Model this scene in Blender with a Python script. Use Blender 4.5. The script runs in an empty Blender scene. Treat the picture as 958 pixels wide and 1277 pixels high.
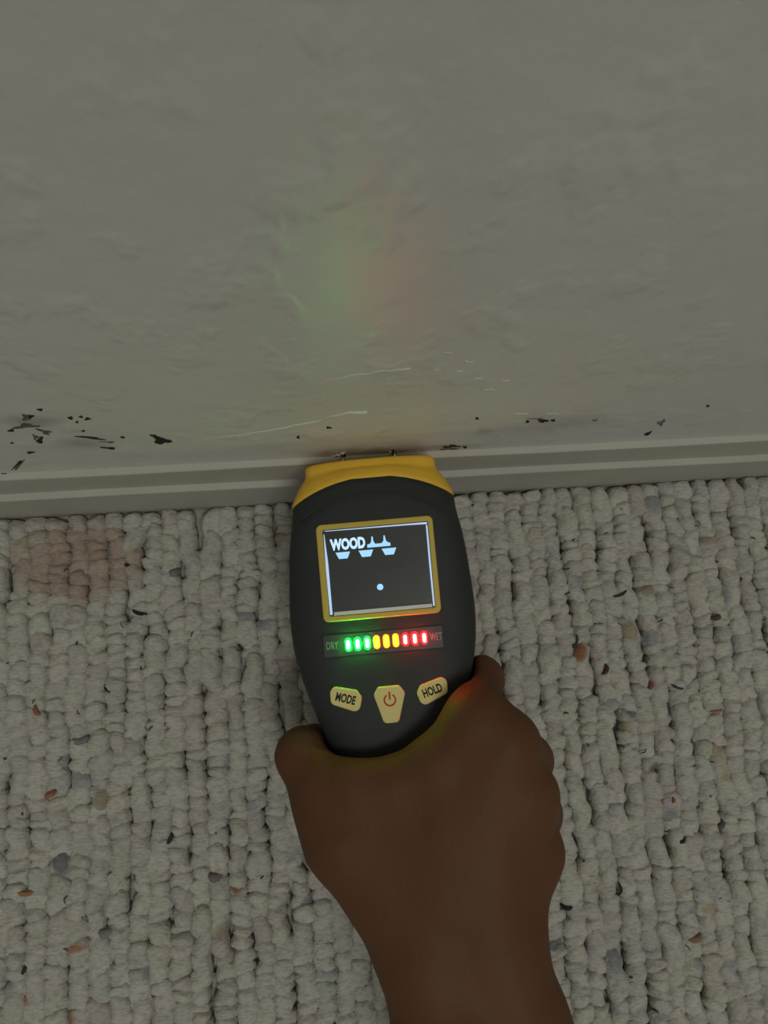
import bpy, bmesh, math, random
import numpy as np
from mathutils import Vector, Matrix, noise as mnoise

random.seed(7); rng = np.random.default_rng(7)
scene = bpy.context.scene
COL = scene.collection

# ------------------------------------------------------------------ camera
F = 960.0; CX, CY = 479.0, 638.5                 # photograph taken as 958 x 1277
PITCH, YAW, ROLL = map(math.radians, (9.2, 4.6, 3.27))
CAM = np.array([0.0, -0.0791, 0.409])
_fw = np.array([0, math.sin(PITCH), -math.cos(PITCH)]); _rt = np.array([1.0, 0, 0]); _up = np.array([0, math.cos(PITCH), math.sin(PITCH)])
FW = math.cos(YAW)*_fw + math.sin(YAW)*_rt; _r2 = math.cos(YAW)*_rt - math.sin(YAW)*_fw
RT = math.cos(ROLL)*_r2 - math.sin(ROLL)*_up; UP = math.sin(ROLL)*_r2 + math.cos(ROLL)*_up
cd = bpy.data.cameras.new('camera'); cam = bpy.data.objects.new('camera', cd); COL.objects.link(cam)
cd.sensor_fit = 'HORIZONTAL'; cd.sensor_width = 36.0; cd.lens = 36.0*F/958.0
cd.clip_start = 0.01; cd.clip_end = 50
M = Matrix.Identity(4)
for i in range(3):
    M[i][0] = RT[i]; M[i][1] = UP[i]; M[i][2] = -FW[i]; M[i][3] = CAM[i]
cam.matrix_world = M
scene.camera = cam

# ------------------------------------------------------------------ light
scene.view_settings.view_transform = 'Standard'; scene.view_settings.look = 'None'
scene.view_settings.gamma = 1.0; scene.view_settings.use_curve_mapping = False
scene.view_settings.exposure = 0.2
wd = bpy.data.worlds.new('room_light'); scene.world = wd; wd.use_nodes = True
bg = wd.node_tree.nodes['Background']; bg.inputs['Color'].default_value = (0.985, 1.0, 0.91, 1); bg.inputs['Strength'].default_value = 0.125
def area(name, loc, target, size, power, color):
    l = bpy.data.lights.new(name, 'AREA'); l.energy = power; l.size = size; l.color = color; l.shape = 'DISK'
    o = bpy.data.objects.new(name, l); COL.objects.link(o); o.location = loc
    o.rotation_euler = (Vector(target)-Vector(loc)).to_track_quat('-Z', 'Y').to_euler(); return o
area('ceiling_lamp', (0.25, -0.85, 2.3), (0.02, -0.1, 0), 0.7, 10.5, (0.985, 0.985, 0.90))

# ------------------------------------------------------------------ helpers
def P(px, py, depth):                            # point at a given distance along the viewing axis
    return CAM + depth*(FW + (px-CX)/F*RT - (py-CY)/F*UP)
def at_wall(px, py):
    d = FW + (px-CX)/F*RT - (py-CY)/F*UP; t = -CAM[1]/d[1]; p = CAM + t*d; return p[0], p[2]
def at_floor(px, py, z=0.011):
    d = FW + (px-CX)/F*RT - (py-CY)/F*UP; t = (z-CAM[2])/d[2]; p = CAM + t*d; return p[0], p[1]
def link(name, me, mat=None, parent=None, kind=None, label=None, cat=None, group=None):
    o = bpy.data.objects.new(name, me); COL.objects.link(o)
    if mat is not None and me is not None: me.materials.append(mat)
    if parent is not None: o.parent = parent
    if kind: o['kind'] = kind
    if label: o['label'] = label
    if cat: o['category'] = cat
    if group: o['group'] = group
    return o
def mesh(name, verts, faces, smooth=False):
    me = bpy.data.meshes.new(name); me.from_pydata([tuple(v) for v in verts], [], faces); me.update()
    if smooth: me.polygons.foreach_set('use_smooth', [True]*len(me.polygons))
    return me
def bm_mesh(name, bm, smooth=False):
    bmesh.ops.recalc_face_normals(bm, faces=bm.faces)
    me = bpy.data.meshes.new(name); bm.to_mesh(me); bm.free()
    if smooth: me.polygons.foreach_set('use_smooth', [True]*len(me.polygons))
    return me
def bm_box(x0, x1, y0, y1, z0, z1, bevel=0, seg=2):
    bm = bmesh.new(); bmesh.ops.create_cube(bm, size=1)
    for v in bm.verts:
        v.co = ((x0+x1)/2+v.co.x*(x1-x0), (y0+y1)/2+v.co.y*(y1-y0), (z0+z1)/2+v.co.z*(z1-z0))
    if bevel: bmesh.ops.bevel(bm, geom=bm.edges[:], offset=bevel, segments=seg, affect='EDGES', profile=0.5)
    return bm
def round_poly(pts, rad, n=6):                   # polygon with rounded corners (list of 2-D points)
    out = []; N = len(pts)
    for i in range(N):
        p = np.array(pts[i], float); a = np.array(pts[i-1], float); b = np.array(pts[(i+1) % N], float)
        r = rad[i] if isinstance(rad, (list, tuple)) else rad
        da = (a-p)/np.linalg.norm(a-p); db = (b-p)/np.linalg.norm(b-p)
        ang = math.acos(np.clip(da@db, -1, 1)); t = r/math.tan(ang/2)
        t = min(t, .49*np.linalg.norm(a-p), .49*np.linalg.norm(b-p)); r2 = t*math.tan(ang/2)
        c = p + (da+db)/np.linalg.norm(da+db)*(r2/math.sin(ang/2))
        s = p+da*t-c; e = p+db*t-c
        a0 = math.atan2(s[1], s[0]); a1 = math.atan2(e[1], e[0]); d = (a1-a0+math.pi) % (2*math.pi)-math.pi
        for k in range(n+1):
            q = a0+d*k/n; out.append((c[0]+r2*math.cos(q), c[1]+r2*math.sin(q)))
    return out
def prism(pts, z0, z1, bevel=0.0, seg=3):        # extruded outline with a softened upper edge
    bm = bmesh.new(); N = len(pts); P2 = np.array(pts, float); cen = P2.mean(0)
    rings = []
    levels = [(z0, 0.0)] + [(z1-bevel+bevel*math.sin(k/seg*math.pi/2), bevel*(1-math.cos(k/seg*math.pi/2))) for k in range(seg+1)] if bevel else [(z0, 0), (z1, 0)]
    tang = np.roll(P2, -1, 0)-np.roll(P2, 1, 0); nor = np.stack([tang[:, 1], -tang[:, 0]], 1); nor /= np.linalg.norm(nor, axis=1)[:, None]+1e-12
    area2 = np.sum(P2[:, 0]*np.roll(P2[:, 1], -1)-np.roll(P2[:, 0], -1)*P2[:, 1])
    if area2 < 0: nor = -nor
    for z, ins in levels:
        rings.append([bm.verts.new((p[0], p[1], z)) for p in P2-nor*ins])
    for a, b in zip(rings, rings[1:]):
        for i in range(N): bm.faces.new((a[i], a[(i+1) % N], b[(i+1) % N], b[i]))
    bm.faces.new(rings[-1]); bm.faces.new(rings[0][::-1])
    return bm
def frame_mesh(name, outer, inner, z0, z1, inner_drop, smooth=False):
    bm = bmesh.new(); N = len(outer); o = np.array(outer); i_ = np.array(inner)
    def ring(p, z): return [bm.verts.new((q[0], q[1], z)) for q in p]
    mid_o = o + (i_-o)*.16; mid_i = o + (i_-o)*.82
    R = [ring(o, z0), ring(o, z1-.0003), ring(mid_o, z1), ring(mid_i, z1), ring(i_, z1-.0003), ring(i_, inner_drop)]
    for a, b in zip(R, R[1:]):
        for k in range(N): bm.faces.new((a[k], a[(k+1) % N], b[(k+1) % N], b[k]))
    return bm_mesh(name, bm, smooth)
def tube(name, pts, r, n=8, smooth=True):
    bm = bmesh.new(); pts = [Vector(p) for p in pts]; rings = []
    for i, p in enumerate(pts):
        t = (pts[min(i+1, len(pts)-1)]-pts[max(i-1, 0)]).normalized()
        a = t.orthogonal().normalized(); b = t.cross(a); rr = r[i] if isinstance(r, (list, tuple)) else r
        rings.append([bm.verts.new(p+a*rr*math.cos(2*math.pi*k/n)+b*rr*math.sin(2*math.pi*k/n)) for k in range(n)])
    for a, b in zip(rings, rings[1:]):
        for k in range(n): bm.faces.new((a[k], a[(k+1) % n], b[(k+1) % n], b[k]))
    bm.faces.new(rings[0][::-1]); bm.faces.new(rings[-1])
    return bm_mesh(name, bm, smooth)
def text_mesh(name, body, width, height, depth, bold=0.0):
    c = bpy.data.curves.new(name, 'FONT'); c.body = body; c.align_x = 'CENTER'; c.align_y = 'CENTER'; c.offset = bold; c.resolution_u = 3
    c.extrude = 0.02
    o = bpy.data.objects.new(name, c); COL.objects.link(o)
    dg = bpy.context.evaluated_depsgraph_get(); me = bpy.data.meshes.new_from_object(o.evaluated_get(dg))
    bpy.data.objects.remove(o); bpy.data.curves.remove(c); me.name = name; me.materials.clear()
    co = np.empty(len(me.vertices)*3); me.vertices.foreach_get('co', co); co = co.reshape(-1, 3)
    lo, hi = co.min(0), co.max(0); co = (co-(lo+hi)/2)/(hi-lo)*np.array([width, height, depth])
    me.vertices.foreach_set('co', co.ravel()); me.update(); return me

# ------------------------------------------------------------------ materials
def lin(r, g, b):
    f = lambda c: (c/255)/12.92 if c <= 10 else ((c/255+.055)/1.055)**2.4
    return (f(r), f(g), f(b), 1)
def mat(name, color, rough=0.5, spec=0.5, metal=0.0, emit=None, strength=0.0, noise=None, bump=None, sss=0.0, coat=0.0):
    m = bpy.data.materials.new(name); m.use_nodes = True; nt = m.node_tree; b = nt.nodes['Principled BSDF']
    b.inputs['Base Color'].default_value = color; b.inputs['Roughness'].default_value = rough
    b.inputs['Specular IOR Level'].default_value = spec; b.inputs['Metallic'].default_value = metal
    b.inputs['Coat Weight'].default_value = coat
    if emit: b.inputs['Emission Color'].default_value = emit; b.inputs['Emission Strength'].default_value = strength
    if sss:
        b.inputs['Subsurface Weight'].default_value = sss; b.inputs['Subsurface Radius'].default_value = (.006, .0025, .0012); b.inputs['Subsurface Scale'].default_value = 0.5
    tc = nt.nodes.new('ShaderNodeTexCoord')
    if noise:                                    # (scale, darker colour, amount)
        n = nt.nodes.new('ShaderNodeTexNoise'); n.inputs['Scale'].default_value = noise[0]; n.inputs['Detail'].default_value = 4
        nt.links.new(tc.outputs['Object'], n.inputs['Vector'])
        r = nt.nodes.new('ShaderNodeValToRGB'); r.color_ramp.elements[0].position = .35; r.color_ramp.elements[1].position = .65
        r.color_ramp.elements[0].color = noise[1]; r.color_ramp.elements[1].color = color
        nt.links.new(n.outputs['Fac'], r.inputs['Fac']); nt.links.new(r.outputs['Color'], b.inputs['Base Color'])
    if bump:                                     # (scale, strength, distance)
        n2 = nt.nodes.new('ShaderNodeTexNoise'); n2.inputs['Scale'].default_value = bump[0]; n2.inputs['Detail'].default_value = 3
        nt.links.new(tc.outputs['Object'], n2.inputs['Vector'])
        bp = nt.nodes.new('ShaderNodeBump'); bp.inputs['Strength'].default_value = bump[1]; bp.inputs['Distance'].default_value = bump[2]
        nt.links.new(n2.outputs['Fac'], bp.inputs['Height']); nt.links.new(bp.outputs['Normal'], b.inputs['Normal'])
    return m

def wall_material():
    m = mat('wall_paint', (.71, .705, .655, 1), .38, .5); nt = m.node_tree; b = nt.nodes['Principled BSDF']; L = nt.links.new
    N = nt.nodes.new
    tc = [n for n in nt.nodes if n.type == 'TEX_COORD'][0]
    def noise(scale, detail, sx=1, sy=1, sz=1):
        mp = N('ShaderNodeMapping'); mp.inputs['Scale'].default_value = (sx, sy, sz); L(tc.outputs['Object'], mp.inputs['Vector'])
        n = N('ShaderNodeTexNoise'); n.inputs['Scale'].default_value = scale; n.inputs['Detail'].default_value = detail
        L(mp.outputs['Vector'], n.inputs['Vector']); return n.outputs['Fac']
    def math_(op, a, c=None, d=None):
        q = N('ShaderNodeMath'); q.operation = op
        for i, v in enumerate((a, c, d)):
            if v is None: continue
            if isinstance(v, (int, float)): q.inputs[i].default_value = v
            else: L(v, q.inputs[i])
        return q.outputs[0]
    # brush strokes, soft plaster waves, fine grain
    lump = N('ShaderNodeMapRange'); lump.interpolation_type = 'SMOOTHSTEP'; lump.inputs['From Min'].default_value = .50; lump.inputs['From Max'].default_value = .68; L(noise(60, 3, .8, 1, .5), lump.inputs['Value'])
    h = math_('ADD', math_('MULTIPLY', noise(150, 4, .6, 1, .5), .22), math_('MULTIPLY', noise(13, 3, 1, 1, .75), 1.5))
    h = math_('ADD', h, math_('MULTIPLY', lump.outputs[0], .30))
    h = math_('ADD', h, math_('MULTIPLY', noise(500, 2, 1, 1, .5), .05))
    bp = N('ShaderNodeBump'); bp.inputs['Strength'].default_value = .5; bp.inputs['Distance'].default_value = .0032
    L(h, bp.inputs['Height']); L(bp.outputs['Normal'], b.inputs['Normal'])
    # stains: a brown damp patch round the probe holes, grime along the bottom of the wall
    sep = N('ShaderNodeSeparateXYZ'); L(tc.outputs['Object'], sep.inputs[0]); X, Z = sep.outputs['X'], sep.outputs['Z']
    def blob(x, z, rx, rz):
        dx = math_('DIVIDE', math_('SUBTRACT', X, x), rx); dz = math_('DIVIDE', math_('SUBTRACT', Z, z), rz)
        d = math_('SQRT', math_('ADD', math_('MULTIPLY', dx, dx), math_('MULTIPLY', dz, dz)))
        d = math_('ADD', d, math_('MULTIPLY', math_('SUBTRACT', noise(90, 4), .5), 1.1))
        q = N('ShaderNodeMapRange'); q.interpolation_type = 'SMOOTHSTEP'; q.inputs['From Min'].default_value = 1.05; q.inputs['From Max'].default_value = .1; L(d, q.inputs['Value']); return q.outputs[0]
    col = None
    def mix(base, fac, color):
        q = N('ShaderNodeMix'); q.data_type = 'RGBA'; L(fac, q.inputs['Factor'])
        if base is None: q.inputs[6].default_value = (.71, .705, .655, 1)
        else: L(base, q.inputs[6])
        q.inputs[7].default_value = color; return q.outputs[2]
    var = math_('MULTIPLY', noise(14, 3), .35)
    col = mix(None, var, (.65, .65, .605, 1))
    col = mix(col, math_('MULTIPLY', blob(.020, .084, .040, .014), .75), (.30, .235, .15, 1))
    col = mix(col, math_('MULTIPLY', blob(.055, .086, .022, .007), .5), (.27, .21, .16, 1))
    x, z = at_wall(105, 553); col = mix(col, math_('MULTIPLY', blob(x, z, .013, .012), .5), (.25, .26, .27, 1))
    x, z = at_wall(38, 524); col = mix(col, math_('MULTIPLY', blob(x, z, .013, .012), .45), (.24, .20, .17, 1))
    x, z = at_wall(690, 528); col = mix(col, math_('MULTIPLY', blob(x, z, .03, .02), .35), (.36, .35, .33, 1))
    x, z = at_wall(605, 538); col = mix(col, math_('MULTIPLY', blob(x, z, .006, .008), .4), (.30, .28, .22, 1))
    L(col, b.inputs['Base Color'])
    return m

M_wall = wall_material()
M_base = mat('baseboard_paint', (.54, .525, .455, 1), .5, .3, noise=(25, (.50, .485, .42, 1)), bump=(120, .2, .0006))
M_chip = mat('exposed_dark_substrate', (.03, .028, .026, 1), .8, .2, bump=(900, .4, .0003))
M_scuff = mat('brown_scuff', (.20, .155, .115, 1), .8, .2, noise=(400, (.12, .10, .09, 1)))
M_grey = mat('grey_scuff', (.17, .17, .165, 1), .8, .2, noise=(400, (.26, .26, .25, 1)))
M_peel = mat('white_paint_flake', (.68, .675, .61, 1), .45, .4, bump=(500, .3, .0003))
M_rubber = mat('charcoal_plastic', (.034, .037, .036, 1), .6, .3, noise=(60, (.030, .033, .032, 1)), bump=(2200, .25, .0002))
M_dark = mat('smoked_diffuser_plastic', (.035, .035, .035, 1), .4, .4, sss=1.0)
M_dark.node_tree.nodes['Principled BSDF'].inputs['Subsurface Radius'].default_value = (.004, .004, .004); M_dark.node_tree.nodes['Principled BSDF'].inputs['Subsurface Scale'].default_value = 1.0
M_yellow = mat('yellow_plastic', (.92, .56, .055, 1), .5, .3, noise=(40, (.86, .51, .05, 1)), bump=(1500, .2, .0002))
M_button = mat('pale_yellow_button', (.78, .66, .25, 1), .5, .3, bump=(900, .2, .0002))
M_ink = mat('dark_print', (.02, .02, .018, 1), .6, .2)
M_red = mat('red_print', (.50, .06, .02, 1), .6, .2)
M_steel = mat('steel', (.6, .58, .54, 1), .3, .5, 1.0)
M_glass = mat('screen_glass', (.046, .049, .043, 1), .3, .5, noise=(70, (.038, .041, .036, 1)))
M_guide = mat('clear_light_guide', (.75, .78, .80, 1), .2, .5)
M_lit_guide = mat('lit_light_guide', (.6, .7, .8, 1), .3, .5, emit=(.40, .58, 1.0, 1), strength=.55)
M_lcd = mat('lit_screen_segment', (.2, .4, .7, 1), .4, .3, emit=(.32, .60, 1.0, 1), strength=.85)
M_lcd_soft = mat('lit_screen_letters', (.2, .4, .7, 1), .4, .3, emit=(.50, .72, 1.0, 1), strength=.9)
M_print = mat('grey_print', (.30, .30, .285, 1), .6, .2)
def led(name, body, core, lens_s, core_s):
    return (mat(name+'_led_lens', body, .3, .5, emit=body, strength=lens_s), mat(name+'_led_core', core, .3, .5, emit=core, strength=core_s))
LED = {'green': led('green', (.002, .55, .03, 1), (.014, 1.0, .07, 1), 6, 72), 'amber': led('amber', (1.0, .30, .003, 1), (1.0, .36, .012, 1), 2.2, 9), 'red': led('red', (1.0, .010, .014, 1), (1.0, .022, .020, 1), 3, 58)}
M_skin = mat('brown_skin', (.130, .057, .027, 1), .6, .22, noise=(30, (.120, .052, .025, 1)), bump=(420, .35, .0006), sss=.12)
M_nail = mat('fingernail', (.30, .17, .11, 1), .35, .4)
def carpet_material(name, attr):
    m = mat(name, (.60, .575, .50, 1), .95, .1); nt = m.node_tree; b = nt.nodes['Principled BSDF']; N = nt.nodes.new; L = nt.links.new
    tc = [n for n in nt.nodes if n.type == 'TEX_COORD'][0]
    if attr:
        a = N('ShaderNodeVertexColor'); a.layer_name = 'yarn'; src = a.outputs['Color']
    else:
        r = N('ShaderNodeValToRGB'); r.color_ramp.elements[0].color = (.30, .29, .255, 1); r.color_ramp.elements[1].color = (.55, .53, .47, 1)
        v = N('ShaderNodeTexVoronoi'); v.inputs['Scale'].default_value = 110; L(tc.outputs['Object'], v.inputs['Vector']); L(v.outputs['Distance'], r.inputs['Fac']); src = r.outputs['Color']
    n = N('ShaderNodeTexNoise'); n.inputs['Scale'].default_value = 650; n.inputs['Detail'].default_value = 3
    mp = N('ShaderNodeMapping'); mp.inputs['Scale'].default_value = (.55, 1.5, 1); L(tc.outputs['Object'], mp.inputs['Vector']); L(mp.outputs['Vector'], n.inputs['Vector'])
    mx = N('ShaderNodeMix'); mx.data_type = 'RGBA'; mx.blend_type = 'MULTIPLY'; mx.inputs['Factor'].default_value = .45
    rr = N('ShaderNodeValToRGB'); rr.color_ramp.elements[0].position = .3; rr.color_ramp.elements[0].color = (.45, .45, .45, 1); rr.color_ramp.elements[1].position = .6
    L(n.outputs['Fac'], rr.inputs['Fac']); L(src, mx.inputs[6]); L(rr.outputs['Color'], mx.inputs[7]); L(mx.outputs[2], b.inputs['Base Color'])
    bp = N('ShaderNodeBump'); bp.inputs['Strength'].default_value = .5; bp.inputs['Distance'].default_value = .0012; L(n.outputs['Fac'], bp.inputs['Height']); L(bp.outputs['Normal'], b.inputs['Normal'])
    b.inputs['Sheen Weight'].default_value = .15
    return m
M_carpet = carpet_material('berber_yarn', True)
M_backing = carpet_material('carpet_backing', False)

# ------------------------------------------------------------------ setting
floor = link('floor', bm_mesh('floor', bm_box(-2, 2, -3, .06, -.05, .002)), M_backing, kind='structure', label='carpeted floor of the room')
wall = link('wall_back', bm_mesh('wall_back', bm_box(-2, 2, 0, .1, 0, 2.4)), M_wall, kind='structure', label='off-white painted wall with scuffs above the baseboard')

# baseboard: two stepped faces, each with its pale rounded ledge; lower board and cap are separate runs
def profile_run(name, prof, x0, x1):
    V = []; Fc = []; n = len(prof); NX = 80
    for i in range(NX+1):
        x = x0+(x1-x0)*i/NX
        for y, z in prof: V.append((x, y+.00022*math.sin(x*31+z*90)*(y < -.001), z+.00035*math.sin(x*23+1)*(z > .02)))
    for i in range(NX):
        for k in range(n):
            a, b = i*n+k, i*n+(k+1) % n; Fc.append((a, b, b+n, a+n))
    Fc.append(tuple(range(n))[::-1]); Fc.append(tuple(NX*n+k for k in range(n)))
    bm = bmesh.new(); me = mesh(name, V, Fc); bm.from_mesh(me); bpy.data.meshes.remove(me); return bm_mesh(name, bm)
t1, t2, z2, zb = .0030, .0063, .0516, .0800
base = link('baseboard_back', profile_run('baseboard_back', [(.0, 0.0), (-t2, 0.0), (-t2, z2-.0006), (-t2+.0003, z2-.0002), (-t1-.0001, z2), (-t1, z2+.0004), (-t1, zb-.0006), (-t1+.0003, zb-.0002), (-.0001, zb), (.0, zb)], -2, 2), M_base, kind='structure', label='thin stepped beige baseboard along the wall')

# chips, scuffs and flakes of the wall paint, plus slivers shaped as bump highlights
def wall_piece(name, px, py, w, h, material, seed, tilt=0, proud=.00025, ragged=.40):
    r = random.Random(seed); n = 19; pts = []; p1, p2 = r.uniform(0, 6), r.uniform(0, 6)
    for k in range(n):
        a = 2*math.pi*k/n; q = max(.12, 1-ragged*(.55+.45*math.sin(3*a+p1))-ragged*.5*(.5+.5*math.sin(5*a+p2))-ragged*.35*r.random())
        dx = .68*w*q*math.cos(a); dy = .72*h*q*math.sin(a)
        pts.append(at_wall(px+dx*math.cos(tilt)-dy*math.sin(tilt), py+dx*math.sin(tilt)+dy*math.cos(tilt)))
    pts = pts[::-1]; cx = sum(p[0] for p in pts)/n; cz = sum(p[1] for p in pts)/n
    V = [(p[0], .0002, p[1]) for p in pts]+[(cx+(p[0]-cx)*.85, -proud, cz+(p[1]-cz)*.85) for p in pts]
    Fc = [tuple(range(n, 2*n))]+[(k, (k+1) % n, n+(k+1) % n, n+k) for k in range(n)]
    bm = bmesh.new(); me = mesh(name, V, Fc); bm.from_mesh(me); bpy.data.meshes.remove(me)
    return link(name, bm_mesh(name, bm), material, wall)
dark = [(201,549,26,11,.12),(191,543,10,3,.1),(38,519,9,5,0),(50,510.5,9,3,.1),(14,536.5,9,4,-.2),(50,549,9,11,.6),(38,564,11,3,-.1),(24,577,12,4,-.6),(88,521,8,4,.1),(101,519.5,6,2.5,.1),(109,522,9,3.5,-.1),(96,526,4,3,0),(112,545.5,42,2.5,.12),(136,558.5,24,2.4,.1),(128,585,15,1.8,-.05),(11,591,22,1.6,.03),(185,582,14,1.4,-.06),(153,545,7,2.5,.2),(104,537,6,2,0),(658,525.5,5,3.5,0),(677,524.5,16,5,.05),(690,524,7,3,0),(808,540.5,12,4,-.4),(883,506,4.5,3,0),(595,521.5,4.5,3.5,0),(372,545,5,4,0),(410,533,9,2.6,.1),(566,556,18,3,.05),(580,557.5,6,3,.1),(556,557,8,2.5,0),(15,552,5,2,0)]
for i, (x, y, w, h, t) in enumerate(dark): wall_piece('paint_chip', x, y, w, h, M_chip, i, t)
for i, (x, y, w, h, t) in enumerate([(32,531,42,8,-.1),(55,538,26,7,.35),(32,521,14,10,.5),(560,559,28,6,.05),(22,581,26,6,-.65),(44,545,10,8,.5)]): wall_piece('brown_scuff', x, y, w, h, M_scuff, 50+i, t, .00018, .5)
for i, (x, y, w, h, t) in enumerate([(825,527,16,8,-.5),(135,551,26,3,.1),(742,524,10,3,0),(670,522,24,3,0)]): wall_piece('grey_scuff', x, y, w, h, M_grey, 70+i, t, .00018, .5)
for i, (x, y, w, h, t) in enumerate([(425,567,17,8,-.2),(418,569,10,7,0),(489,563.5,9,6,.2),(650,516,30,2.6,.02),(690,516,22,2.4,.02),(585,451,14,2.4,.1),(598,472,16,2.2,.1),(584,443,5,4,0),(612,486,18,2.2,.1),(560,440,12,2.5,.2),(630,475,16,2,.1),(545,461,14,2,.1),(573,463,12,2.5,.1)]): wall_piece('flake_and_highlight', x, y, w, h, M_peel if i < 3 else M_wall, 90+i, t, .0005 if i < 3 else .00016, .62)  # the wall-coloured ones are raised slivers shaped to imitate bump highlights
def ridge(px_pts, wpx):
    pts = [at_wall(x, y) for x, y in px_pts]
    r = random.Random(len(px_pts)); dense = []
    for (a, b) in zip(pts, pts[1:]):
        for k in range(5): dense.append((a[0]+(b[0]-a[0])*k/5+r.uniform(-1, 1)*.0004, a[1]+(b[1]-a[1])*k/5+r.uniform(-1, 1)*.0009))
    dense.append(pts[-1])
    n = len(dense)
    link('paint_ridge', tube('paint_ridge', [(x, .0001, z) for x, z in dense], [.00013+wpx*(i/n) for i in range(n)], 6), M_peel if wpx > .0006 else M_wall, wall)
ridge([(235,551),(290,544),(345,535),(400,524),(432,515),(458,513)], .0008)
ridge([(392,479),(420,472),(470,464),(512,459)], .0003)
for x, y in ((428, 569), (491, 565)):
    wall_piece('probe_hole', x, y, 7, 8, M_chip, 300+x, 0, .0006, .3)

# ------------------------------------------------------------------ carpet pile (loops in rows that run up to the wall)
def build_carpet():
    half = {}
    def template(nu, nv):
        V = [(0, 0, 1.0)]
        for j in range(1, nv+1):
            th = j/nv*math.radians(112)
            for i in range(nu):
                ph = 2*math.pi*(i+.5*(j % 2))/nu; V.append((math.sin(th)*math.cos(ph), math.sin(th)*math.sin(ph), math.cos(th)))
        T = [(0, 1+i, 1+(i+1) % nu) for i in range(nu)]
        for j in range(1, nv):
            a, b = 1+(j-1)*nu, 1+j*nu
            for i in range(nu):
                i2 = (i+1) % nu
                if j % 2: T += [(a+i, b+i, b+i2) if False else (a+i, b+i, a+i2), (a+i2, b+i, b+i2)]
                else: T += [(a+i, b+i, b+i2), (a+i, b+i2, a+i2)]
        return np.array(V), np.array(T)
    hi = template(14, 7); lo = template(7, 4)
    VS, TS, CS = [], [], []; off = 0
    T_unit = lambda nr: (hi if nr else lo)[0]
    pitch = .0095
    x0c = -.80
    stain = (at_floor(95, 690), .026, .017)
    for c in range(int(1.62/pitch)):
        cx0 = x0c+c*pitch; y = -.0062-rng.uniform(0, .0025); ph = rng.uniform(0, 6.28, 3)
        col_w = rng.uniform(.98, 1.14); step = .735
        while y > -1.05:
            near = (-.36 < cx0 < .36) and y > -.44
            ly = rng.choice([.0030, .0038, .0046, .0058, .0070], p=[.22, .28, .26, .16, .08]) if near else .0058
            ly *= rng.uniform(.92, 1.1)
            x = cx0+.0011*math.sin(y*55+ph[0])+.0009*math.sin(y*140+ph[1])+rng.normal(0, .00045)
            rx = .0054*col_w*rng.uniform(.88, 1.12); ry = ly*1.28; rz = .0060*rng.uniform(.88, 1.14)
            zc = .0052+rng.normal(0, .0004)
            V, T = hi if near else lo
            n = V.copy()
            if near:                              # lumpy, twisted yarn
                p = rng.uniform(0, 6.28, 4)
                f = 1+.10*np.sin(3*n[:, 0]+2.2*n[:, 1]+p[0])+.085*np.sin(5*n[:, 1]-2*n[:, 0]+p[1])+.05*np.sin(9*n[:, 1]+4*n[:, 0]+p[2])
                e = .8; n = np.sign(n)*np.abs(n)**e*f[:, None]
            W = n*np.array([rx, ry, rz]); a = rng.normal(0, .22)
            W = np.stack([W[:, 0]*math.cos(a)-W[:, 1]*math.sin(a), W[:, 0]*math.sin(a)+W[:, 1]*math.cos(a), W[:, 2]], 1)+np.array([x, y-ly, zc])
            W[:, 2] = np.maximum(W[:, 2], .001); W[:, 1] = np.minimum(W[:, 1], -.0065)
            k = rng.random(); v = rng.uniform(.90, 1.06)
            base = np.array([.545, .525, .465])*v + rng.normal(0, .008, 3)
            if k > .975: base = np.array([.51, .46, .42])
            d = math.hypot((x-stain[0][0])/stain[1], (y-stain[0][1])/stain[2])
            if d < 1.4: base = base*(1-np.array([.17, .31, .36])*min(1, 2.2*(1.4-d)))
            VS.append(W); TS.append(T+off); fl = None
            if k < .012: fl = np.array([.20, .20, .205])*rng.uniform(.7, 1.3)
            elif k < .050: fl = np.array([.36, .365, .365])*rng.uniform(.85, 1.1)
            elif k < .075: fl = np.array([.42, .36, .26])*rng.uniform(.85, 1.1)
            elif k < .082: fl = np.array([.38, .20, .11])*rng.uniform(.8, 1.1)
            cc = np.tile(np.clip(base, .02, 1), (len(W), 1))
            if fl is not None:                    # a fleck of coloured yarn on part of the loop
                d0 = rng.normal(0, 1, 3); d0[2] = abs(d0[2])+.4; d0 /= np.linalg.norm(d0)
                mfl = np.clip((T_unit(near)@d0-.62)*4, 0, 1)[:, None]; cc = cc*(1-mfl)+fl*mfl
            CS.append(np.concatenate([cc, np.ones((len(W), 1))], 1)); off += len(W)
            y -= 2*ly*step
    # short dark and rust coloured fleck yarns caught between the loops
    def strand(x, y, L, ang, r, color, bend):
        nonlocal off
        n = 6; s = 5; pts = []; zs = .0094 if r > .0006 else rng.uniform(.0082, .0098)
        for i in range(n):
            t = i/(n-1)-.5; pts.append((x+L*t*math.cos(ang)-bend*(t*t)*L*math.sin(ang)*2, y+L*t*math.sin(ang)+bend*(t*t)*L*math.cos(ang)*2, zs+.0016*math.cos(t*3)))
        W = []; T = []
        for i, p in enumerate(pts):
            rr = r*(1 if 0 < i < n-1 else .45)
            tx, ty = math.cos(ang), math.sin(ang)
            for k in range(s):
                q = 2*math.pi*k/s; W.append((p[0]-ty*rr*math.cos(q), p[1]+tx*rr*math.cos(q), p[2]+rr*math.sin(q)))
        for i in range(n-1):
            for k in range(s):
                a, b = i*s+k, i*s+(k+1) % s; T += [(a, b, b+s), (a, b+s, a+s)]
        W = np.array(W); VS.append(W); TS.append(np.array(T)+off); CS.append(np.tile(np.array(list(color)+[1]), (len(W), 1))); off += len(W)
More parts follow.
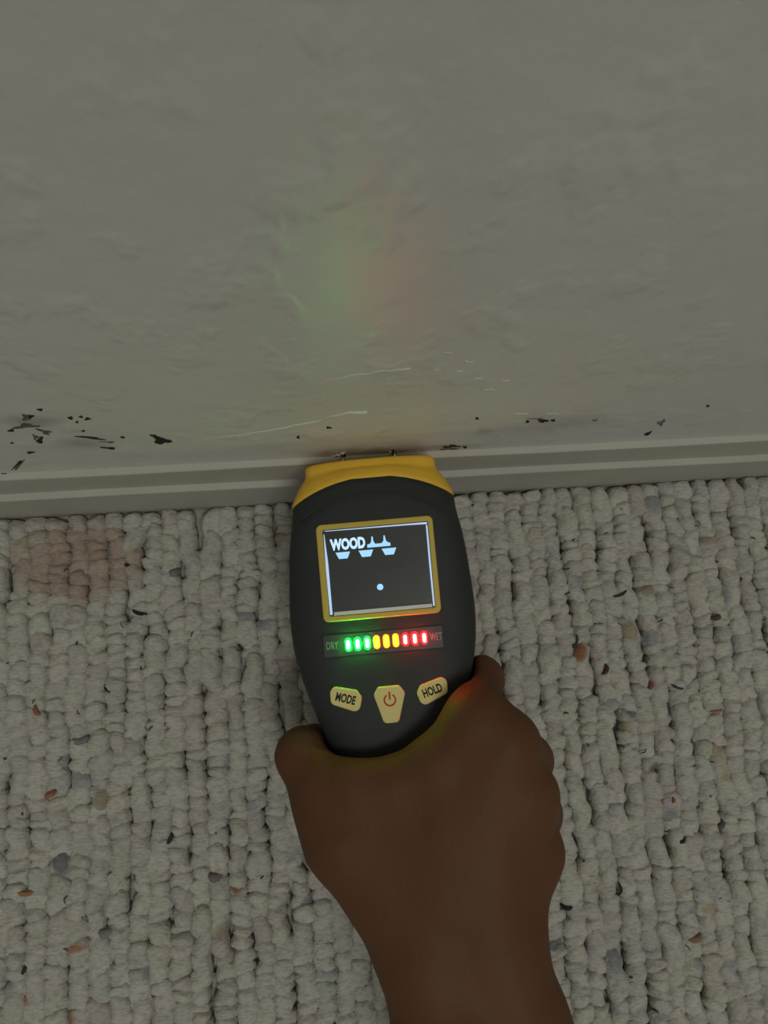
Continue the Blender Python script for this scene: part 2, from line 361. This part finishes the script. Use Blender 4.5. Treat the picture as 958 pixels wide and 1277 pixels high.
    for i in range(420):
        x = rng.uniform(-.36, .36); y = rng.uniform(-.42, -.012)
        k = rng.random()
        colr = (.055, .052, .05) if k < .45 else (.13, .13, .135) if k < .75 else (.10, .055, .035) if k < .9 else (.33, .15, .07)
        strand(x, y, rng.uniform(.0016, .0050), rng.normal(0, .8)+(math.pi/2 if rng.random() < .3 else 0), rng.uniform(.00022, .0005), colr, rng.uniform(-.6, .6))
    for px, py, L, ang, r, colr in [(158,705,.006,-.5,.0009,(.03,.03,.03)),(172,765,.008,-.4,.001,(.03,.03,.03)),(134,860,.006,-.7,.0011,(.02,.02,.02)),(45,888,.007,-1.,.0013,(.36,.16,.09)),(30,1115,.011,-.1,.0012,(.40,.20,.09)),(62,992,.006,.3,.0013,(.40,.16,.08)),(213,1046,.008,1.1,.0011,(.05,.05,.05)),(850,1049,.006,0,.0014,(.04,.035,.035)),(757,835,.006,1.2,.0012,(.10,.05,.03)),(847,858,.009,-.3,.001,(.07,.07,.075)),(812,855,.006,1.3,.0012,(.24,.09,.05)),(776,634,.006,-.5,.0011,(.30,.10,.05)),(757,660,.006,1.2,.0014,(.06,.055,.05)),(895,770,.006,.4,.0016,(.13,.08,.07)),(775,742,.010,.35,.0007,(.05,.05,.05)),(707,1133,.007,-.3,.001,(.03,.03,.03)),(868,1172,.008,.1,.0016,(.30,.18,.12)),(775,1110,.006,1.4,.0008,(.05,.05,.05)),(840,998,.005,1.3,.0012,(.25,.11,.06)),(900,1030,.006,.6,.0014,(.12,.12,.125)),(895,888,.008,.1,.0009,(.42,.22,.14)),(268,1095,.007,0,.0022,(.22,.19,.18)),(132,1165,.008,.1,.0022,(.28,.28,.27)),(29,1212,.006,.9,.0011,(.06,.06,.06)),(100,925,.008,.1,.0018,(.24,.25,.26)),(217,715,.006,.1,.0022,(.22,.22,.22)),(720,800,.008,1.2,.0006,(.08,.08,.08))]:
        fx, fy = at_floor(px, py); strand(fx, fy, L, ang, r, colr, .3)
    V = np.concatenate(VS); T = np.concatenate(TS); C = np.concatenate(CS)
    me = bpy.data.meshes.new('carpet_pile'); me.vertices.add(len(V)); me.vertices.foreach_set('co', V.ravel())
    me.loops.add(T.size); me.loops.foreach_set('vertex_index', T.ravel().astype(np.int32))
    me.polygons.add(len(T)); me.polygons.foreach_set('loop_start', np.arange(0, T.size, 3, dtype=np.int32)); me.polygons.foreach_set('use_smooth', np.ones(len(T), bool))
    me.update(calc_edges=True)
    at = me.color_attributes.new('yarn', 'FLOAT_COLOR', 'POINT'); at.data.foreach_set('color', C.ravel())
    print('carpet tris', len(T)); return me
link('carpet_pile', build_carpet(), M_carpet, floor, kind='stuff', label='off-white berber loop pile flecked with grey, black and rust')

# ------------------------------------------------------------------ moisture meter (millimetre design in its own frame)
mm = .001
meter = link('moisture_meter', None, label='charcoal and yellow handheld moisture meter with lit screen, pressed against the wall', cat='moisture meter')
O_ = np.array([.02096, -.05271, .10501]); U_ = np.array([.99632, .01698, .08396]); V_ = np.array([-.02299, .99721, .07106]); W_ = np.array([-.08252, -.07273, .99393])
Mm = Matrix.Identity(4)
for i in range(3): Mm[i][0] = U_[i]; Mm[i][1] = V_[i]; Mm[i][2] = W_[i]; Mm[i][3] = O_[i]
meter.matrix_world = Mm

def loft(name, stations, n=56, ex=3.2, cap_front=True, cap_back=True):
    """stations: (v, half width, top w, bottom w, arch k, exponent) in mm"""
    bm = bmesh.new(); rings = []
    for (v, hw, wt, wb, k, e) in stations:
        wc, hh = (wt+wb)/2, (wt-wb)/2; ring = []
        for i in range(n):
            a = 2*math.pi*(i+.5)/n; ca, sa = math.cos(a), math.sin(a)
            u = hw*math.copysign(abs(ca)**(2/e), ca); w = wc+hh*math.copysign(abs(sa)**(2/e), sa)
            ring.append(bm.verts.new((u*mm, (v-k*u*u)*mm, w*mm)))
        rings.append(ring)
    for a, b in zip(rings, rings[1:]):
        for i in range(n): bm.faces.new((a[i], a[(i+1) % n], b[(i+1) % n], b[i]))
    for ring, do in ((rings[0], cap_front), (rings[-1], cap_back)):
        if do: bm.faces.new(ring)
    return bm_mesh(name, bm, True)
def spline(keys, v):                              # smooth (Catmull) interpolation of keyed rows
    ks = sorted(keys, key=lambda r: -r[0])
    for i in range(len(ks)-1):
        if ks[i][0] >= v >= ks[i+1][0]:
            t = (ks[i][0]-v)/(ks[i][0]-ks[i+1][0]); p0 = np.array(ks[max(i-1, 0)][1:]); p1 = np.array(ks[i][1:]); p2 = np.array(ks[i+1][1:]); p3 = np.array(ks[min(i+2, len(ks)-1)][1:])
            return tuple(.5*(2*p1+(p2-p0)*t+(2*p0-5*p1+4*p2-p3)*t*t+(3*p1-p0-3*p2+p3)*t**3))
keys = [  # v, half width, top, bottom, arch
    (37.6, 33.9, -1.9, -36.5, .0088, 4.0), (30, 34.2, -.4, -37, .0075, 4.6), (20, 35.3, 0, -37.5, .004, 5.0), (8, 36.4, 0, -38, .001, 5.0), (-5, 37.3, 0, -38, 0, 5.0),
    (-18, 37.9, 0, -38, 0, 5.0), (-30, 37.2, 0, -38, 0, 4.8), (-40, 35.3, -.1, -37.5, 0, 4.6), (-50, 32.4, -.2, -37, 0, 4.4), (-60, 29.3, -.4, -36, 0, 4.0),
    (-70, 25.9, -1.4, -35, 0, 3.6), (-80, 23.2, -3.2, -34, 0, 3.2), (-95, 21.6, -4.4, -33.6, 0, 3.0), (-125, 21.4, -4.4, -33.6, 0, 3.0), (-142, 21, -5, -33, 0, 3.0)]
st = [(v,)+spline(keys, v) for v in np.linspace(37.6, -142, 70)]
st += [(-146, 19.6, -7, -31.5, 0, 3), (-149, 15.5, -11, -28, 0, 3), (-150, 9, -15, -24, 0, 3)]
st = [(37.9, 32.6, -3.2, -35.5, .0088, 4.0)]+st
body = link('housing', loft('housing', st), M_rubber, meter)
cap = [(36.8, 33.6, -2.6, -36, .0088, 4.0), (38.4, 33.9, -2.0, -36.8, .0088, 4.0), (39.6, 33.6, -2.8, -36.5, .0085, 4.0), (41.2, 31.6, -3.9, -35.5, .0070, 4.0), (42.2, 29.6, -5.6, -35, .0052, 4.0), (42.7, 28.0, -6.8, -34.6, .0036, 4.0),
       (43.2, 27.6, -7.2, -34.4, .0024, 4.6), (45.2, 27.5, -8.0, -34, .0016, 5), (45.9, 27.0, -8.6, -33.4, .0014, 5), (46.3, 25.8, -9.8, -32.2, .0012, 5)]
link('nose_cap', loft('nose_cap', cap), M_yellow, meter)
for u in (-11.6, 11.0):
    link('probe_pin', tube('probe_pin', [(u*mm, 44*mm, -24*mm), (u*mm, 48.7*mm, -24*mm), (u*mm, 51.4*mm, -24*mm)], [.75*mm, .75*mm, .2*mm], 10), M_steel, meter)
# seam groove line over the head: a thin raised lip
def lip(pts, r): return tube('seam_lip', pts, r, 6)
arc = []
for i in range(25):
    u = -29+58*i/24; arc.append((u*mm, (31.0-.0125*u*u)*mm, -.55*mm-.000002*abs(u)*0))
link('seam_lip', lip(arc, .35*mm), M_rubber, meter)

# bezel, screen and what is on it
out = [(x*mm, y*mm) for x, y in round_poly([(-23.4, 19.5), (23.1, 19.5), (23.3, -19.0), (-23.2, -19.0)], 2.2)]
inn = [(x*mm, y*mm) for x, y in round_poly([(-20.9, 17.4), (21.2, 17.4), (21.1, -16.8), (-20.8, -16.8)], .6)]
bez = link('bezel', frame_mesh('bezel', out, inn, -.4*mm, 1.1*mm, -.4*mm), M_button, meter)
bez.data.materials.clear(); bez.data.materials.append(mat('yellow_bezel', (.62, .46, .08, 1), .45, .35, bump=(1200, .15, .0002)))
scr = link('screen', bm_mesh('screen', bm_box(-20.95*mm, 21.25*mm, -16.85*mm, 17.45*mm, -.3*mm, .28*mm)), M_glass, meter, label='dark glass screen showing lit symbols')
def strip(pts, material, h=.75):
    bm = prism([(x*mm, y*mm) for x, y in pts], .2*mm, h*mm, .12*mm, 2); link('screen_edge', bm_mesh('screen_edge', bm), material, meter)
strip([(-20.5, 15.6), (-20.25, 15.6), (-19.6, 4), (-19.5, -16.2), (-20.5, -16.2), (-20.7, 2)], M_lit_guide)
strip([(-20.3, 17.0), (20.8, 17.0), (20.8, 16.2), (12, 16.45), (-19.6, 16.75)], M_lit_guide)
strip([(20.3, 15.8), (20.9, 15.8), (20.9, -16.2), (20.3, -16.2), (20.2, 0)], M_lit_guide)
strip([(-18.8, -15.2), (19.8, -15.2), (19.8, -16.6), (-18.8, -16.6)], M_guide, 1.15)
SZ = .30
def on_screen(name, me, material=M_lcd): return link(name, me, material, scr)
wood = text_mesh('screen_letters', 'WOOD', 14.0*mm, 4.7*mm, .05*mm, .05)
o = on_screen('screen_letters', wood, M_lcd_soft); o.location = (-11.3*mm, 11.15*mm, SZ*mm)
def sym(name, pts): on_screen(name, bm_mesh(name, prism([(x*mm, y*mm) for x, y in pts], .2*mm, .33*mm)))
sym('pin_symbol', [(-3.6, 8.9), (5.6, 8.9), (5.6, 10.1), (4.6, 10.4), (3.9, 11.2), (3.65, 13.2), (3.2, 13.2), (3.0, 11.2), (2.2, 10.2), (-.4, 10.2), (-1.0, 11.2), (-1.2, 13.2), (-1.65, 13.2), (-1.9, 11.2), (-2.4, 10.4), (-3.6, 10.1)])
for cx_ in (-13.5, -4.3, 4.9): sym('trapezoid_symbol', [(cx_-2.9, 8.0), (cx_-1.7, 5.4), (cx_+1.7, 5.4), (cx_+2.9, 8.0)])
sym('dot_symbol', [(.1+1.25*math.cos(a), -7+1.25*math.sin(a)) for a in [2*math.pi*k/16 for k in range(16)]])

# light bar
win = link('light_bar_window', bm_mesh('light_bar_window', prism([(x*mm, y*mm) for x, y in round_poly([(-24.1, -24.0), (23.0, -24.0), (23.0, -32.7), (-24.0, -32.7)], .8)], -.4*mm, .22*mm, .1*mm, 1)), M_dark, meter)
for txt, u in (('DRY', -20.6), ('WET', 20.3)):
    o = link('printed_word', text_mesh('printed_word', txt, 4.6*mm, 2.9*mm, .03*mm, .004), M_print, win); o.location = (u*mm, -28.2*mm, .24*mm)
def capsule(w, h, z0, z1): return prism([(x*mm, y*mm) for x, y in round_poly([(-w/2, h/2), (w/2, h/2), (w/2, -h/2), (-w/2, -h/2)], w*.49, 4)], z0*mm, z1*mm, min(.3, z1-z0)*mm*.9, 2)
for i, c in enumerate(['green']*3+['amber']*3+['red']*3):
    u = (-14.3+3.74*i)*mm; v = (-28.35+.02*i)*mm
    le = link('led', bm_mesh('led', capsule(2.5, 5.4, .1, .8), True), LED[c][0], win, label=c+' lit LED'); le.location = (u, v, 0)
    co = link('led_core', bm_mesh('led_core', capsule(1.4, 3.6, .3, 2.2), True), LED[c][1], win, label='bright core of the '+c+' LED'); co.location = (u, v, 0)

# buttons
def button(name, pts, rad, words=None, pos=(0, 0), ang=0, size=(7.8, 3.5)):
    b = link(name, bm_mesh(name, prism([(x*mm, y*mm) for x, y in round_poly(pts, rad)], -.8*mm, 1.0*mm, .5*mm, 3), False), M_button, meter)
    if words:
        o = link('lettering', text_mesh('lettering', words, size[0]*mm, size[1]*mm, .04*mm, .038), M_ink, b); o.location = (pos[0]*mm, pos[1]*mm, 1.02*mm); o.rotation_euler = (0, 0, ang)
    return b
button('mode_button', [(-23.0, -43.6), (-12.5, -46.0), (-10.6, -49.0), (-12.2, -55.0), (-23.0, -50.6)], [2.4, 1.6, 2, 2.4, 2.2], 'MODE', (-17.0, -48.9), math.radians(-18))
button('hold_button', [(22.9, -43.2), (12.6, -46.2), (10.7, -49.0), (12.4, -54.8), (23.0, -50.2)], [2.4, 1.6, 2, 2.4, 2.2], 'HOLD', (16.9, -48.7), math.radians(16))
pb = button('power_button', [(-4.2, -45.6), (4.2, -45.6), (6.3, -48.6), (2.9, -59.8), (-2.9, -59.8), (-6.1, -48.6)], [1.5, 1.5, 1.8, 1.8, 1.8, 1.8])
ring = [(.1+2.5*math.cos(a), -50.9+2.5*math.sin(a)) for a in [math.radians(90+32+k*(360-64)/24) for k in range(25)]]
ringi = [(.1+1.85*math.cos(a), -50.9+1.85*math.sin(a)) for a in [math.radians(90+32+k*(360-64)/24) for k in range(25)]]
link('power_symbol', bm_mesh('power_symbol', prism([(x*mm, y*mm) for x, y in ring+ringi[::-1]], .9*mm, 1.04*mm)), M_red, pb)
link('power_symbol', bm_mesh('power_symbol', prism([(-.25*mm, -47.7*mm), (.45*mm, -47.7*mm), (.45*mm, -50.9*mm), (-.25*mm, -50.9*mm)], .9*mm, 1.04*mm)), M_red, pb)

# ------------------------------------------------------------------ hand and forearm: one continuous surface grown from a skeleton
def cap_sdf(G, a, b, ra, rb):
    ab = b-a; d = G-a; t = np.clip((d@ab)/(ab@ab), 0, 1); q = d-t[..., None]*ab
    return np.sqrt((q*q).sum(-1))-(ra+(rb-ra)*t)
def smin(a, b, k):
    h = np.clip(.5+.5*(b-a)/k, 0, 1); return b*(1-h)+a*h-k*h*(1-h)
def chain(*js): return [(P(x, y, d*mm), r*mm) for x, y, d, r in js]
palm = [
    chain((545,1180,284,14), (596,899,290,10.0)), chain((580,1185,283,14), (630,928,287.5,11.5)), chain((605,1190,283,14), (652,992,290,12)), chain((624,1190,284,13), (661,1062,296,11.5)),
    chain((525,1175,287,17), (432,1045,296,15.5), (411,1003,300,12.5)),
    chain((408,970,296,7.5), (440,977,292.5,7.5), (480,976,291,7.5), (517,964,290.5,7.5), (550,943,290,8), (579,916,289.5,8.5), (595,893,290,9)),
    chain((455,1000,292,9), (510,1120,287,14)), chain((500,990,290,9), (545,1120,285,14)), chain((548,960,289.5,10), (565,1120,284.5,14)), chain((600,960,290,11), (600,1120,285,14)),
    chain((620,1150,298,15), (640,1065,308,13), (640,990,306,11)), chain((560,1160,300,14), (600,1050,306,12)),
    chain((535,1192,285,19), (570,1300,279,21.5), (680,1700,262,27), (800,2150,240,33)), chain((621,1182,284,17.5), (645,1282,280,18.5), (760,1700,264,24), (870,2150,243,31))]
fingers = [
    chain((596,899,290,10.0), (599,847,318,9.2), (598,858,343,9.0), (550,885,349,8.6), (508,905,348,7.6)),
    chain((630,928,287.5,11.5), (657,948,314,10.2), (640,962,340,9.6), (585,968,345,9), (530,968,344,8)),
    chain((652,992,290,12), (669,1014,316,10), (648,1024,341,9.2), (590,1032,344,8.6), (535,1032,343,7.6)),
    chain((661,1062,296,11.5), (670,1078,318,9), (648,1088,339,8), (600,1096,342,7.6), (552,1096,341,7)),
    chain((411,1003,300,12.5), (379,942,308,10.8), (392,935,330,10), (420,948,344,8.6))]
def build_hand():
    allp = np.array([p for c in palm+fingers for p, r in c]); lo = allp.min(0)-.042; hi_ = allp.max(0)+.042
    h = .0019; n = np.ceil((hi_-lo)/h).astype(int)+1
    ax = [lo[i]+h*np.arange(n[i]) for i in range(3)]
    D = np.full(tuple(n), 1.0)
    def local(a, b, r, pad, fn):
        mn = np.minimum(a, b)-r-pad; mx = np.maximum(a, b)+r+pad
        i0 = np.maximum(((mn-lo)/h).astype(int), 0); i1 = np.minimum(((mx-lo)/h).astype(int)+2, n)
        s = tuple(slice(i0[i], i1[i]) for i in range(3))
        G = np.stack(np.meshgrid(ax[0][s[0]], ax[1][s[1]], ax[2][s[2]], indexing='ij'), -1); fn(s, G)
    def put(D, ch, k):
        for (a, ra), (b, rb) in zip(ch, ch[1:]):
            def fn(s, G): D[s] = smin(D[s], cap_sdf(G, a, b, ra, rb), k)
            local(a, b, max(ra, rb), .016, fn)
    for ch in palm: put(D, ch, .0075)
    FD = np.full(tuple(n), 1.0)
    for ch in fingers:
        one = np.full(tuple(n), 1.0); put(one, ch, .004); FD = smin(FD, one, .0035)
    # the grip presses into the hand: keep the flesh off the housing
    near = (D < .03) | (FD < .03); ii = np.argwhere(near)
    Lq = (lo+h*ii-O_); u, v, w = Lq@U_*1000, Lq@V_*1000, Lq@W_*1000
    sv = np.array([q[0] for q in st])[::-1]; col_ = lambda k: np.interp(v, sv, np.array([q[k] for q in st])[::-1])
    hw, wt, wb = col_(1), col_(2), col_(3); qx = np.abs(u)-hw+6; qz = np.abs(w-(wt+wb)/2)-(wt-wb)/2+6; qv = np.maximum(v-38, -150-v)
    sd = np.sqrt(np.maximum(qx, 0)**2+np.maximum(qz, 0)**2)+np.minimum(np.maximum(qx, qz), 0)-6
    sd = np.maximum(sd, qv)*mm
    near = (D < .05) | (FD < .05)
    D = np.where(near, smin(D, FD, .008), D)
    D[tuple(ii.T)] = np.maximum(D[tuple(ii.T)], .0006-sd)
    # naive surface nets
    inside = D < 0
    c = [D[i:n[0]-1+i, j:n[1]-1+j, k:n[2]-1+k] for i in (0, 1) for j in (0, 1) for k in (0, 1)]
    sgn = sum((q < 0).astype(np.int8) for q in c); act = (sgn > 0) & (sgn < 8)
    idx = -np.ones(act.shape, np.int64); cells = np.argwhere(act); idx[act] = np.arange(len(cells))
    acc = np.zeros((len(cells), 3)); cnt = np.zeros(len(cells))
    cv = np.stack([q[act] for q in c], 1); offs = np.array([(i, j, k) for i in (0, 1) for j in (0, 1) for k in (0, 1)])
    for i in range(8):
        for j in range(i+1, 8):
            if np.abs(offs[i]-offs[j]).sum() != 1: continue
            a, b = cv[:, i], cv[:, j]; m_ = (a < 0) != (b < 0); t = np.where(m_, a/np.where(m_, a-b, 1), 0)
            acc[m_] += offs[i]+t[m_, None]*(offs[j]-offs[i]); cnt[m_] += 1
    V = lo+h*(cells+acc/cnt[:, None]); Fq = []
    for axn in range(3):
        sl0 = [slice(1, n[d]-1) for d in range(3)]; sl1 = [slice(1, n[d]-1) for d in range(3)]
        sl0[axn] = slice(0, n[axn]-1); sl1[axn] = slice(1, n[axn])
        a = inside[tuple(sl0)]; b = inside[tuple(sl1)]; e = np.argwhere(a != b); fl = a[a != b]
        base_ = e.copy()
        for d in range(3):
            if d != axn: base_[:, d] += 1
        d1, d2 = (axn+1) % 3, (axn+2) % 3
        def cell(o1, o2):
            q = base_.copy(); q[:, d1] -= o1; q[:, d2] -= o2; return idx[q[:, 0], q[:, 1], q[:, 2]]
        quad = np.stack([cell(1, 1), cell(0, 1), cell(0, 0), cell(1, 0)], 1)
        quad[~fl] = quad[~fl][:, ::-1]; Fq.append(quad)
    Fq = np.concatenate(Fq)
    # gentle relaxation of the skin surface
    E = np.concatenate([Fq[:, [0, 1]], Fq[:, [1, 2]], Fq[:, [2, 3]], Fq[:, [3, 0]]]); E = np.concatenate([E, E[:, ::-1]])
    deg = np.bincount(E[:, 0], minlength=len(V)).astype(float)
    for it in range(6):
        S = np.stack([np.bincount(E[:, 0], weights=V[E[:, 1], d], minlength=len(V)) for d in range(3)], 1)/deg[:, None]; V = V+(S-V)*(.55 if it % 2 == 0 else -.40)
    return mesh('person', V, Fq.tolist(), True)
hand = link('person', build_hand(), M_skin, label='bare brown right hand and forearm, palm down, gripping the moisture meter over the carpet', cat='person')
for ch in fingers:                                # nails on the outer side of each curled fingertip
    (a, ra), (b, rb) = ch[-2], ch[-1]; t = Vector(b-a).normalized(); outn = Vector(FW); outn = (outn-t*outn.dot(t)).normalized(); s = t.cross(outn)
    bm = bmesh.new(); bmesh.ops.create_uvsphere(bm, u_segments=12, v_segments=8, radius=1)
    for v in bm.verts:
        q = v.co.copy(); v.co = Vector(b)+t*(q.x*.0062+.001)+s*(q.y*.0052)+outn*(rb-.0008+q.z*.0011-.0022*q.y*q.y)
    link('fingernail', bm_mesh('fingernail', bm, True), M_nail, hand)
